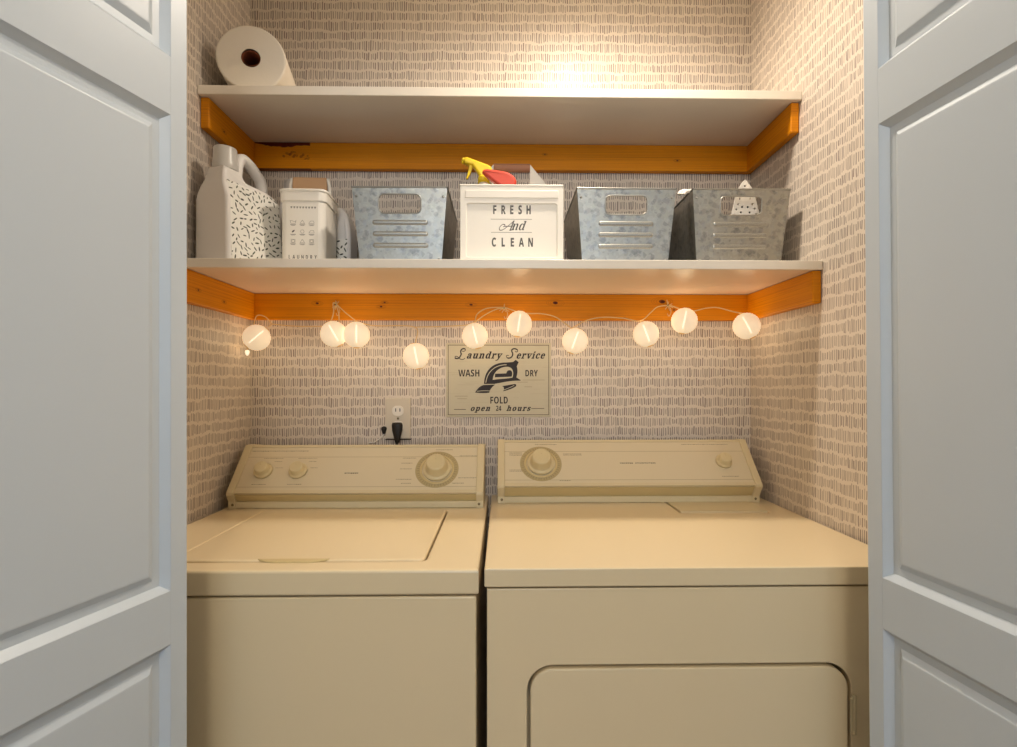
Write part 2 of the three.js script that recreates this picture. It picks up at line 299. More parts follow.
{ // dryer
  const x0 = -0.031, x1 = 0.716, z1 = 0.628, root = thing('clothes_dryer', 'almond dryer with rounded front door and lint hatch on its top', 'dryer', [0, 0, 0]);
  cabinet(root, x0, x1, z1, 0.032, 0.055);
  // top deck with a real opening for the lint hatch
  const hx0 = 0.4335, hx1 = 0.656, hz0 = 0.100, hz1 = 0.2415;
  const deck = new THREE.Shape(); deck.moveTo(x0, -z1); deck.lineTo(x1, -z1); deck.lineTo(x1, -0.022); deck.lineTo(x0, -0.022); deck.closePath();
  deck.holes.push(roundRect(hx1 - hx0, hz1 - hz0, 0.004, (hx0 + hx1) / 2, -(hz0 + hz1) / 2, THREE.Path));
  part('top_deck', metreUV(slab(deck, 0.032, 0.0026, 3).rotateX(-Math.PI / 2).translate(0, TOP - 0.032, 0)), enamel, root);
  part('lint_hatch', B(hx0 + 0.004, hx1 - 0.004, TOP - 0.012, TOP + 0.0026, hz0 + 0.004, hz1 - 0.004, 0.0008), almondPlastic, root);
  // front sheet with a rounded opening, the door set into it with an open joint all round
  const dw = 0.562, dh = 0.40, cx = 0.3225, cy = 0.749 - dh / 2, zf = z1 - 0.006;
  const sheet = new THREE.Shape([[x0 + 0.004, 0.03], [x1 - 0.004, 0.03], [x1 - 0.004, TOP - 0.0365], [x0 + 0.004, TOP - 0.0365]].map(([a, b]) => new THREE.Vector2(a, b)));
  sheet.holes.push(roundRect(dw, dh, 0.045, cx, cy, THREE.Path));
  part('front_sheet', metreUV(slab(sheet, 0.0495, 0.002, 3, 14).translate(0, 0, zf - 0.0495)), enamel, root);
  const dd = part('loading_door', slab(roundRect(dw - 0.0115, dh - 0.0115, 0.0395, cx, cy), 0.024, 0.003, 3, 14).translate(0, 0, zf - 0.0225), enamel, root);
  for (const y of [0.66, 0.44]) part('hinge', merge([B(cx + dw / 2 + 0.001, cx + dw / 2 + 0.007, y - 0.035, y + 0.035, zf - 0.001, zf + 0.006, 0.0025), B(cx + dw / 2 - 0.003, cx + dw / 2 + 0.002, y - 0.03, y + 0.03, zf, zf + 0.004, 0.001)]), almondPlastic, dd);
  backConsole(root, -0.014, 0.684, 0.130, 0.016, 0.006, (g, w, h, sc, fx, fy) => {
    g.fillStyle = '#a8986c'; g.fillRect(0, fy(0.112), w, 3); g.fillRect(0, fy(0.020), w, 3);
    marks(g, fx(0.09), fy(0.136), 0.06 * sc, 5); marks(g, fx(0.50), fy(0.136), 0.13 * sc, 5);
    marks(g, fx(0.318), fy(0.074), 0.035 * sc, 9, 1, '#6f6348'); marks(g, fx(0.36), fy(0.074), 0.055 * sc, 9, 1, '#6f6348');
    ringMarks(g, fx(0.103), fy(0.072), 0.050, sc);
    marks(g, fx(0.018), fy(0.108), 0.035 * sc, 5, 3); marks(g, fx(0.018), fy(0.052), 0.035 * sc, 5, 2); marks(g, fx(0.166), fy(0.104), 0.05 * sc, 5, 2); marks(g, fx(0.15), fy(0.018), 0.03 * sc, 5);
    marks(g, fx(0.585), fy(0.030), 0.045 * sc, 5);
  }, [[0.103, 0.072, 0.037, 0.026, 0.036, true], [0.602, 0.076, 0.0215, 0.0165, 0.024]]);
}

// ------------------------------------------------------------------ wall shelves with stained cleats
function shelf(name, label, y0, y1, depth, backMat, cleatDepth) {
  const root = thing(name, label, 'shelf', [0, y0, 0], 'wall shelves'), ch = 0.0745, t = 0.021, e = 0.0008;
  part('board', B(X0 + e, X1 - e, 0, y1 - y0, e, depth, 0.0018), melamine, root, 'white laminate board');
  part('rear_cleat', planarUV(B(X0 + e, X1 - e, -ch, -e, e, t, 0.0015), X0, X1, -ch, 0), backMat, root, 'orange stained pine cleat');
  for (const s of [-1, 1]) {
    const a = s < 0 ? X0 + e : X1 - t, b = s < 0 ? X0 + t : X1 - e;
    const g = B(a, b, -ch, -e, t + e, cleatDepth, 0.003), p = g.attributes.position, uv = g.attributes.uv;
    for (let i = 0; i < p.count; i++) uv.setXY(i, 0.33 - p.getZ(i) / boardLen * 0.9 + p.getX(i) * 0.02 + (s > 0 ? 0.42 : 0), (p.getY(i) + ch) / ch);
    part('side_cleat', g, sideWood, root);
  }
  return root;
}
shelf('wall_shelf', 'narrow white upper shelf on orange pine cleats with a paper roll', 1.917, 1.9385, 0.267, upperWood, 0.255);
shelf('wall_shelf', 'deeper white lower shelf on orange pine cleats carrying bins and jugs', 1.4895, 1.5100, 0.350, lowerWood, 0.345);
const SH = 1.5100, SU = 1.9385;

// ------------------------------------------------------------------ paper towel roll
{
  const R = 0.079, L = 0.225, root = thing('paper_towel_roll', 'white paper roll lying end-on on the upper shelf', 'paper roll', [-0.6065, SU + R, 0.243]);
  root.rotation.y = 0.19;
  const bump = canvas(256, 256, (g, w, h) => { g.fillStyle = '#808080'; g.fillRect(0, 0, w, h); for (let i = 0; i < 700; i++) { g.fillStyle = rnd() < 0.5 ? '#9a9a9a' : '#6c6c6c'; g.beginPath(); g.arc(rnd() * w, rnd() * h, rr(2, 5), 0, 7); g.fill(); } });
  bump.colorSpace = THREE.NoColorSpace;
  const paper = M({ color: '#efe6d6', roughness: 0.95, bumpMap: bump, bumpScale: 0.0006 });
  const c = 0.022;
  part('paper', lathe([[c, 0], [R - 0.005, 0], [R - 0.001, -0.001], [R, -0.005], [R, -L + 0.004], [R - 0.004, -L], [c, -L]].reverse(), 56).rotateX(Math.PI / 2), paper, root);
  const core = part('cardboard_core', lathe([[c - 0.0015, -0.001], [c, -0.001], [c, -L + 0.001], [c - 0.0015, -L + 0.001], [c - 0.0015, -0.001]], 32).rotateX(Math.PI / 2), M({ color: '#8a4a2c', roughness: 0.9 }), root, 'brown cardboard core');
  core.scale.set(1, 0.86, 1);
  const tail = tube([[R * 0.8, -R * 0.6, -0.01], [R * 0.8, -R * 0.6, -L + 0.01]], 0.0008, 4, 6); part('sheet_end', tail, paper, root);
}

// ------------------------------------------------------------------ detergent jugs with a leaf print
const leafMap = canvas(512, 512, (g, w, h) => {
  g.fillStyle = '#efede6'; g.fillRect(0, 0, w, h); const put = [];
  for (let i = 0; i < 2600 && put.length < 190; i++) {
    const x = rnd() * w, y = rnd() * h; if (put.some(([a, b]) => Math.min(Math.abs(a - x), w - Math.abs(a - x)) ** 2 + Math.min(Math.abs(b - y), h - Math.abs(b - y)) ** 2 < 27 ** 2)) continue; put.push([x, y]);
    const a = rr(0, Math.PI), l = rr(10, 18), t = rr(3.4, 5.6); g.fillStyle = ['#3c4034', '#4d5344', '#2c2f28'][i % 3];
    for (const ox of [-w, 0, w]) for (const oy of [-h, 0, h]) { g.beginPath(); g.ellipse(x + ox, y + oy, l, t, a, 0, 7); g.fill(); }
  }
});
leafMap.repeat.set(1 / 0.19, 1 / 0.19);
const leafPrint = M({ map: leafMap, roughness: 0.4 });
function jug(label, pos, turn, w, d, printTop, drop, e) {                     // spout end towards local +z, handle sloping down behind it
  const root = thing('detergent_jug', label, 'jug', pos, 'detergent jugs on the lower shelf'); root.rotation.y = turn;
  const hb = 0.188, prof = new THREE.Shape();                         // seen from the side: distance behind the spout end, height
  prof.moveTo(0.006, 0); prof.lineTo(d - 0.006, 0); prof.quadraticCurveTo(d, 0, d, 0.008); prof.lineTo(d, drop); prof.bezierCurveTo(d - 0.002, drop + (hb - drop) * 0.65, d - 0.012, hb + 0.008, d - 0.034, hb + 0.011);
  prof.lineTo(0.078, hb + 0.014); prof.quadraticCurveTo(0.068, hb + 0.016, 0.065, hb + 0.035); prof.lineTo(0.014, hb + 0.035); prof.quadraticCurveTo(0.012, hb + 0.014, 0.004, hb - 0.006); prof.quadraticCurveTo(0, hb - 0.02, 0, hb - 0.04); prof.lineTo(0, 0.008); prof.quadraticCurveTo(0, 0, 0.006, 0);
  const body = slab(prof, w, 0.010, 5, 10).translate(0, 0, -w / 2).rotateY(Math.PI / 2);
  { // narrow the shoulders and neck across
    const p = body.attributes.position; for (let i = 0; i < p.count; i++) { const y = p.getY(i), t = THREE.MathUtils.smoothstep(y, hb - 0.055, hb + 0.03); p.setX(i, p.getX(i) * (1 - (1 - 0.054 / w) * t)); } body.computeVertexNormals();
  }
  part('body', metreUV(body), jugWhite, root);
  part('handle', tube([[0, hb + 0.010, -0.070], [0, hb + 0.055, -0.073], [0, hb + 0.079, -0.084], [0, hb + 0.076, -0.105], [0, hb + 0.060, -e + 0.022], [0, hb + 0.040, -e + 0.004], [0, hb - 0.012, -e]], 0.0125, 48, 12).scale(1.2, 1, 1), jugWhite, root);
  part('cap', lathe([[0, 0.054], [0.020, 0.054], [0.0240, 0.052], [0.0252, 0.048], [0.0266, 0.016], [0.0282, 0.014], [0.0285, 0.002], [0.026, 0], [0, 0]], 32).translate(0, hb + 0.034, -0.040), capClear, root, 'translucent measuring cap');
  part('pour_spout', lathe([[0.012, 0.038], [0.014, 0.038], [0.017, 0], [0.02, -0.02]], 24).translate(0, hb + 0.038, -0.040), jugWhite, root);
  const pl = new THREE.Shape(); pl.moveTo(0.012, 0.004); pl.lineTo(d - 0.008, 0.004); pl.lineTo(d - 0.008, Math.min(printTop, drop)); pl.quadraticCurveTo(d - 0.014, printTop, d - 0.05, printTop); pl.lineTo(0.016, printTop); pl.quadraticCurveTo(0.012, printTop, 0.012, printTop - 0.006); pl.closePath();
  const q = metreUV(slab(pl, 0.0014, 0.0005, 2, 10).rotateY(Math.PI / 2)), pp = q.attributes.position;   // bent with the shoulder it is printed on
  for (let i = 0; i < pp.count; i++) { const t = THREE.MathUtils.smoothstep(pp.getY(i), hb - 0.055, hb + 0.03); pp.setX(i, pp.getX(i) + (w / 2 - 0.0002) * (1 - (1 - 0.054 / w) * t)); }
  q.computeVertexNormals(); part('leaf_print', q, leafPrint, root, 'dark leaf print on white');
  return root;
}
jug('white jug with clear cap and leaf print, nearest the side wall', [-0.6655, SH, 0.312], -0.37, 0.104, 0.172, 0.190, 0.175, 0.150);
jug('leaf print jug standing mostly behind the white laundry tin', [-0.612, SH, 0.070], -Math.PI / 2, 0.074, 0.205, 0.110, 0.115, 0.128);

// ------------------------------------------------------------------ white lidded laundry tin
{
  const w = 0.106, d = 0.112, h = 0.166, root = thing('laundry_tin', 'white lidded laundry tin with pale wooden handle and care symbols', 'tin', [-0.486, SH, 0.184]);
  root.rotation.y = 0.03;
  const frontMap = canvas(512, 800, (g, cw, ch) => {
    g.fillStyle = '#efeadf'; g.fillRect(0, 0, cw, ch); g.fillStyle = '#57524c'; g.strokeStyle = '#6b655d'; g.lineWidth = 3;
    g.font = 'bold 22px sans-serif'; g.textAlign = 'center';
    for (let i = 0; i < 9; i++) { const x = 120 + i * 34; g.fillRect(x, 72, 22, 9); g.fillRect(x + 3, 84, 14, 7); }
    const sym = [(x, y) => { g.beginPath(); g.moveTo(x - 34, y - 20); g.lineTo(x - 26, y + 18); g.lineTo(x + 26, y + 18); g.lineTo(x + 34, y - 20); g.stroke(); g.beginPath(); g.moveTo(x - 32, y - 8); g.quadraticCurveTo(x - 16, y - 18, x, y - 8); g.quadraticCurveTo(x + 16, y + 2, x + 32, y - 8); g.stroke(); },
      (x, y) => { g.strokeRect(x - 22, y - 20, 44, 40); g.beginPath(); g.arc(x, y, 16, 0, 7); g.stroke(); },
      (x, y) => { g.beginPath(); g.moveTo(x - 32, y + 16); g.lineTo(x + 30, y + 16); g.lineTo(x + 24, y - 12); g.lineTo(x - 12, y - 12); g.closePath(); g.stroke(); },
      (x, y) => { g.beginPath(); g.moveTo(x - 14, y + 12); g.quadraticCurveTo(x - 18, y - 10, x + 18, y - 20); g.quadraticCurveTo(x + 16, y + 12, x - 14, y + 12); g.fill(); },
      (x, y) => { g.beginPath(); g.moveTo(x, y - 22); g.lineTo(x + 26, y + 18); g.lineTo(x - 26, y + 18); g.closePath(); g.stroke(); },
      (x, y) => { g.beginPath(); g.arc(x, y, 20, 0, 7); g.stroke(); }];
    let k = 0; for (let r = 0; r < 3; r++) for (let c = 0; c < 3; c++) { const x = 150 + c * 106, y = 250 + r * 112; sym[[0, 4, 2, 3, 5, 2, 1, 4, 1][k++]](x, y); g.fillRect(x - 32, y + 30, 64, 5); g.fillRect(x - 22, y + 40, 44, 4); }
    g.fillStyle = '#33302c'; g.font = 'bold 62px sans-serif'; const word = 'LAUNDRY'; g.save(); g.translate(0, 682); for (let i = 0; i < 7; i++) { g.save(); g.translate(108 + i * 50, 0); g.scale(0.72, 1.05); g.fillText(word[i], 0, 0); g.restore(); } g.restore();
  });
  const body = slab(roundRect(w, d, 0.016), h, 0.003, 3, 8).rotateX(-Math.PI / 2); part('body', body, tinWhite, root);
  part('front_print', planarUV(slab(roundRect(w - 0.030, h - 0.010, 0.003, 0, h / 2), 0.0008, 0.0002, 1).translate(0, 0, d / 2 - 0.0003), -w / 2, w / 2, 0, h), M({ map: frontMap, roughness: 0.36 }), root, 'printed laundry symbols and word');
  part('lid', merge([slab(roundRect(w + 0.006, d + 0.006, 0.018), 0.030, 0.003, 3, 8).rotateX(-Math.PI / 2).translate(0, h - 0.002, 0), slab(roundRect(w + 0.011, d + 0.011, 0.020), 0.007, 0.0028, 3, 8).rotateX(-Math.PI / 2).translate(0, h + 0.021, 0)]), tinWhite, root);
  const hd = sub('handle', root, [0, h + 0.027, 0]);
  for (const s of [-1, 1]) part('bracket', tube([[s * 0.049, 0, 0], [s * 0.048, 0.028, 0], [s * 0.044, 0.047, 0]], 0.0045, 14, 8), tinWhite, hd);
  part('wooden_grip', B(-0.043, 0.043, 0.016, 0.050, -0.006, 0.006, 0.005, 3), paleWood, hd, 'pale wooden grip');
}

// ------------------------------------------------------------------ galvanized bins
function plate(pts, t, hole) {                                        // flat sheet through four points (x right, y up in its own plane), with thickness
  const [a, b, c, d] = pts.map((p) => V(...p)), ux = b.clone().sub(a).normalize(), nz = ux.clone().cross(d.clone().sub(a)).normalize(), uy = nz.clone().cross(ux);
  const to = (p) => { const q = p.clone().sub(a); return new THREE.Vector2(q.dot(ux), q.dot(uy)); };
  const s = new THREE.Shape([to(a), to(b), to(c), to(d)]); if (hole) s.holes.push(hole(to(b).x, to(d).y));
  const g = metreUV(new THREE.ExtrudeGeometry(s, { depth: t, bevelEnabled: false, curveSegments: 6 }).translate(0, 0, -t));
  return g.applyMatrix4(new THREE.Matrix4().makeBasis(ux, uy, nz).setPosition(a));
}
function bin(label, x, wTop, turn) {
  const root = thing('galvanized_bin', label, 'bin', [x, SH, 0.148], 'galvanized bins on the lower shelf'); root.rotation.y = turn;
  const T = wTop / 2, b = T - 0.016, zt = 0.130, zb = 0.112, h = 0.186, t = 0.0012;
  const P = { ftl: [-T, h, zt], ftr: [T, h, zt], fbl: [-b, 0, zb], fbr: [b, 0, zb], btl: [-T, h, -zt], btr: [T, h, -zt], bbl: [-b, 0, -zb], bbr: [b, 0, -zb] };
  const slope = Math.atan2(zt - zb, h);
  const fp = part('front_panel', plate([P.fbl, P.fbr, P.ftr, P.ftl], t, (w, hh) => roundRect(0.100, 0.044, 0.012, b, hh * 0.795, THREE.Path)), galv, root);
  part('rear_panel', plate([P.bbr, P.bbl, P.btl, P.btr], t, (w, hh) => roundRect(0.100, 0.044, 0.012, b, hh * 0.795, THREE.Path)), galv, root);
  part('side_panel', plate([P.fbr, P.bbr, P.btr, P.ftr], t), galv, root);
  part('side_panel', plate([P.bbl, P.fbl, P.ftl, P.btl], t), galv, root);
  part('bottom_panel', B(-b, b, 0, t, -zb, zb, 0), galv, root);
  const e = 0.0022; part('rolled_rim', merge([[P.ftl, P.ftr], [P.ftr, P.btr], [P.btr, P.btl], [P.btl, P.ftl]].map(([p, q]) => tube([p, q], e, 1, 8))), galv, root);
  const onFront = (g, y) => g.rotateX(slope).translate(0, y, zb + (zt - zb) * y / h);
  part('handle_hem', onFront(new THREE.TubeGeometry(new THREE.CatmullRomCurve3(roundRect(0.100, 0.044, 0.012).getSpacedPoints(48).slice(0, 48).map((p) => V(p.x, p.y, 0)), true), 72, 0.0018, 6, true), h * 0.795), galv, fp);
  for (const y of [0.105, 0.079, 0.052]) part('embossed_rib', onFront(new THREE.CapsuleGeometry(0.0055, 0.120, 4, 14).rotateZ(Math.PI / 2).scale(1, 1, 0.42), y), galv, fp);
  for (const s of [-1, 1]) for (const y of [0.165, 0.02]) part('rivet', onFront(lathe([[0, 0.0014], [0.002, 0.001], [0.003, 0], [0, 0]], 10).rotateX(Math.PI / 2).translate(s * (b + (T - b) * y / h - 0.008), 0, 0), y), galv, fp);
  return root;
}
bin('empty galvanized bin between the laundry tin and the lettered box', -0.243, 0.224, 0);
bin('empty galvanized bin beside the lettered white box, middle of the three bins', 0.294, 0.236, 0);
bin('galvanized bin holding a dotted white piece, nearest the side wall', 0.569, 0.234, 0);
{ // pointed white piece with dark holes standing in the last bin
  const root = thing('perforated_scoop', 'white pointed plastic piece with rows of dark holes inside the end bin', 'plastic piece', [0.597, SH + 0.0016, 0.222]);
  root.rotation.x = 0.05; const h = 0.225, hw = 0.058;
  const s = new THREE.Shape(); s.moveTo(-hw, 0); s.lineTo(hw, 0); s.lineTo(0.040, 0.135); s.lineTo(0.021, h - 0.026); s.quadraticCurveTo(0.004, h - 0.002, 0, h); s.quadraticCurveTo(-0.004, h - 0.002, -0.019, h - 0.026); s.lineTo(-0.034, 0.135); s.closePath();
  for (const [x, y] of [[0, 0.209], [-0.013, 0.178], [-0.017, 0.165], [-0.021, 0.152], [-0.025, 0.139], [0.013, 0.178], [0.019, 0.165], [0.025, 0.154], [0.029, 0.141], [-0.006, 0.158], [0.008, 0.158], [-0.009, 0.145], [0.013, 0.145]]) { const p = new THREE.Path(); p.absarc(x, y, 0.0026, 0, Math.PI * 2, true); s.holes.push(p); }
  part('plate', slab(s, 0.0022, 0.0004, 1, 6), whitePlastic, root);
  part('hole_backing', slab(new THREE.Shape([new THREE.Vector2(-hw * 0.6, 0.10), new THREE.Vector2(hw * 0.58, 0.10), new THREE.Vector2(0, h - 0.010)]), 0.0008, 0, 1).translate(0, 0, -0.0012), blackPlastic, root);
}
{ // white cloth over the rim
  const root = thing('folded_cloth', 'small white cloth draped over the rim of the end bin', 'cloth', [0.452, SH + 0.186, 0.235]);
  const cl = M({ color: '#efe9df', roughness: 0.95 });
  part('fold', tube([[-0.028, -0.012, 0.030], [-0.022, -0.001, 0.026], [-0.006, 0.007, 0.014], [0.012, 0.008, 0], [0.03, 0.008, -0.010], [0.05, 0.002, -0.016]], 0.0055, 30, 8).scale(1, 0.8, 1), cl, root);
  part('fold', tube([[-0.020, -0.011, 0.034], [-0.014, -0.003, 0.030], [0.004, 0.003, 0.022], [0.022, 0.0052, 0.008], [0.042, 0.001, -0.002]], 0.0045, 30, 8), cl, root);
}

// ------------------------------------------------------------------ lettered white box with spray bottles
{
  const w = 0.242, h = 0.187, d = 0.15, root = thing('lettered_tin_box', 'white metal box lettered FRESH And CLEAN with a brown wooden handle', 'box', [0.0212, SH, 0.215]);
  const t = 0.0016;
  part('side_wall', B(-w / 2, -w / 2 + t, 0, h, -d / 2, d / 2, 0.0006), tinWhite, root);
  part('side_wall', B(w / 2 - t, w / 2, 0, h, -d / 2, d / 2, 0.0006), tinWhite, root);
  part('rear_wall', B(-w / 2 + t, w / 2 - t, 0, h, -d / 2, -d / 2 + t, 0.0006), tinWhite, root);
  part('bottom', B(-w / 2 + t, w / 2 - t, 0, t, -d / 2 + t, d / 2 - t, 0), tinWhite, root);
  const letters = canvas(1024, 640, (g, cw, ch) => {
    g.fillStyle = '#efeadf'; g.fillRect(0, 0, cw, ch); g.textAlign = 'center';
    const spaced = (word, y, x0, x1, size, sx) => { g.font = 'bold ' + size + 'px sans-serif'; for (let i = 0; i < word.length; i++) { g.save(); g.translate(x0 + (x1 - x0) * i / (word.length - 1), y); g.scale(sx, 1); g.fillText(word[i], 0, 0); g.strokeText(word[i], 0, 0); g.restore(); } };
    g.fillStyle = '#3d3933'; g.strokeStyle = g.fillStyle; g.lineWidth = 5; spaced('FRESH', 137, 304, 716, 128, 0.70); spaced('CLEAN', 488, 294, 740, 128, 0.70);
    g.fillStyle = '#6a645b'; g.fillRect(256, 192, 500, 5); g.fillRect(262, 334, 494, 5);
    g.save(); g.translate(516, 312); g.transform(1, 0, -0.42, 1, 0, 0); g.font = 'bold 132px serif'; g.fillStyle = '#3d3933';
    g.scale(0.95, 1); g.fillText('nd', 68, 0);
    g.strokeStyle = '#4a453e'; g.lineCap = 'round'; g.lineWidth = 18; g.beginPath(); g.moveTo(-24, 0); g.lineTo(-22, -96); g.stroke();          // script A drawn as strokes
    g.lineWidth = 9; g.beginPath(); g.moveTo(-22, -96); g.bezierCurveTo(-60, -60, -110, 10, -150, 2); g.bezierCurveTo(-186, -8, -176, -58, -136, -62); g.bezierCurveTo(-108, -62, -110, -38, -128, -36); g.stroke();
    g.beginPath(); g.moveTo(-112, -40); g.lineTo(16, -44); g.stroke(); g.beginPath(); g.moveTo(-26, -2); g.quadraticCurveTo(-6, 6, 16, -12); g.stroke(); g.restore();
  });
  const fm = M({ map: letters, roughness: 0.36 });
  const fr = sub('front_wall', root, [0, 0, d / 2]);
  part('panel', planarUV(B(-w / 2 + t, w / 2 - t, 0, h, -t - 0.003, -0.003, 0), -w / 2 + 0.022, w / 2 - 0.022, 0.012, h - 0.036), M({ map: letters, roughness: 0.36 }), fr);
  fm.dispose(); letters.wrapS = letters.wrapT = THREE.ClampToEdgeWrapping;
  const frame = roundRect(w, h, 0.004, 0, h / 2); frame.holes.push(roundRect(w - 0.030, h - 0.062, 0.006, 0, h / 2 - 0.0115, THREE.Path));
  part('raised_border', slab(frame, 0.0040, 0.0016, 3).translate(0, 0, -0.0035), tinWhite, fr);
  part('top_band', B(-w / 2 + 0.012, w / 2 - 0.012, h - 0.030, h - 0.012, -0.001, 0.0022, 0.0015, 3), tinWhite, fr);
  part('rolled_rim', merge([[[-w / 2, h, d / 2 - 0.001], [w / 2, h, d / 2 - 0.001]], [[w / 2, h, d / 2], [w / 2, h, -d / 2]], [[w / 2, h, -d / 2], [-w / 2, h, -d / 2]], [[-w / 2, h, -d / 2], [-w / 2, h, d / 2]]].map(([p, q]) => tube([p, q], 0.0026, 1, 8))), tinWhite, root);
  const hd = sub('handle', root, [0.0018, 0.017, -0.032]);
  part('wooden_grip', tube([[-0.045, 0.254, 0], [0.045, 0.254, 0]], 0.0105, 2, 16), brownWood, hd, 'brown wooden grip');
  for (const s of [-1, 1]) part('grip_end', lathe([[0, 0.001], [0.0102, 0.001], [0.0105, 0], [0, 0]], 16).rotateZ(-s * Math.PI / 2).translate(s * 0.045, 0.254, 0), brownWood, hd);
  for (const s of [-1, 1]) {
    const g = new THREE.Shape(); g.moveTo(s * 0.0455, 0.262); g.lineTo(s * 0.0475, 0.262); g.lineTo(s * 0.118, h - 0.012); g.lineTo(s * 0.0465, h - 0.012); g.closePath();
    part('strap', slab(g, 0.002, 0.0005, 1), tinWhite, hd);
  }
}
function sprayer(label, color, pos, turn, tilt, hgt) {
  const root = thing('spray_bottle', label, 'spray bottle', pos, 'spray bottles in the lettered box'); root.rotation.set(0, turn, tilt, 'YXZ');
  const m = M({ color, roughness: 0.35 });
  part('bottle', lathe([[0, 0], [0.026, 0], [0.029, 0.003], [0.029, hgt - 0.10], [0.024, hgt - 0.075], [0.0125, hgt - 0.05], [0.0115, hgt - 0.04], [0, hgt - 0.04]], 28), whitePlastic, root);
  const hd = sub('spray_head', root, [0, hgt - 0.045, 0]);
  part('collar', lathe([[0, 0.016], [0.013, 0.016], [0.0145, 0.013], [0.0145, 0], [0, 0]], 24), m, hd);
  const s = new THREE.Shape(); s.moveTo(0.016, 0.014); s.lineTo(0.020, 0.026); s.quadraticCurveTo(0.024, 0.040, 0.006, 0.045); s.lineTo(-0.040, 0.062); s.quadraticCurveTo(-0.050, 0.062, -0.050, 0.054); s.lineTo(-0.047, 0.047); s.lineTo(-0.028, 0.042); s.lineTo(-0.014, 0.022); s.lineTo(-0.010, 0.014); s.closePath();
  part('shroud', slab(s, 0.022, 0.005, 3).translate(0, 0, -0.011), m, hd);
  const g = new THREE.Shape(); g.moveTo(-0.036, 0.046); g.lineTo(-0.026, 0.044); g.quadraticCurveTo(-0.030, 0.026, -0.040, 0.010); g.lineTo(-0.044, 0.011); g.quadraticCurveTo(-0.038, 0.028, -0.036, 0.046);
  part('trigger', slab(g, 0.010, 0.002, 2).translate(0, 0, -0.005), m, hd);
  part('nozzle', lathe([[0, 0.006], [0.006, 0.006], [0.008, 0.004], [0.008, 0], [0, 0]], 16).rotateZ(Math.PI / 2 - 0.3).translate(-0.048, 0.055, 0), m, hd);
  return root;
}
sprayer('yellow trigger spray bottle standing in the lettered white box', '#f2d21c', [-0.047, SH + 0.0018, 0.217], 0, 0, 0.262);
{ // second bottle, slumped so that its red head lies over the rim
  const root = thing('squeeze_bottle', 'red capped bottle leaning beside the yellow sprayer in the lettered box', 'bottle', [0.017, SH + 0.0018, 0.256]);
  const red = M({ color: '#d8452c', roughness: 0.4 });
  part('bottle', lathe([[0, 0], [0.022, 0], [0.024, 0.003], [0.024, 0.16], [0.018, 0.175], [0.012, 0.185], [0, 0.185]], 24), whitePlastic, root);
  const s = new THREE.Shape(); s.moveTo(-0.066, 0.044); s.quadraticCurveTo(-0.064, 0.052, -0.052, 0.051); s.lineTo(-0.014, 0.046); s.quadraticCurveTo(0.012, 0.040, 0.016, 0.022); s.lineTo(0.013, 0); s.lineTo(-0.014, 0); s.lineTo(-0.022, 0.010); s.quadraticCurveTo(-0.046, 0.024, -0.066, 0.044);
  part('trigger_head', slab(s, 0.022, 0.005, 3).translate(0, 0.183, -0.011), red, root, 'red nozzle head');
}

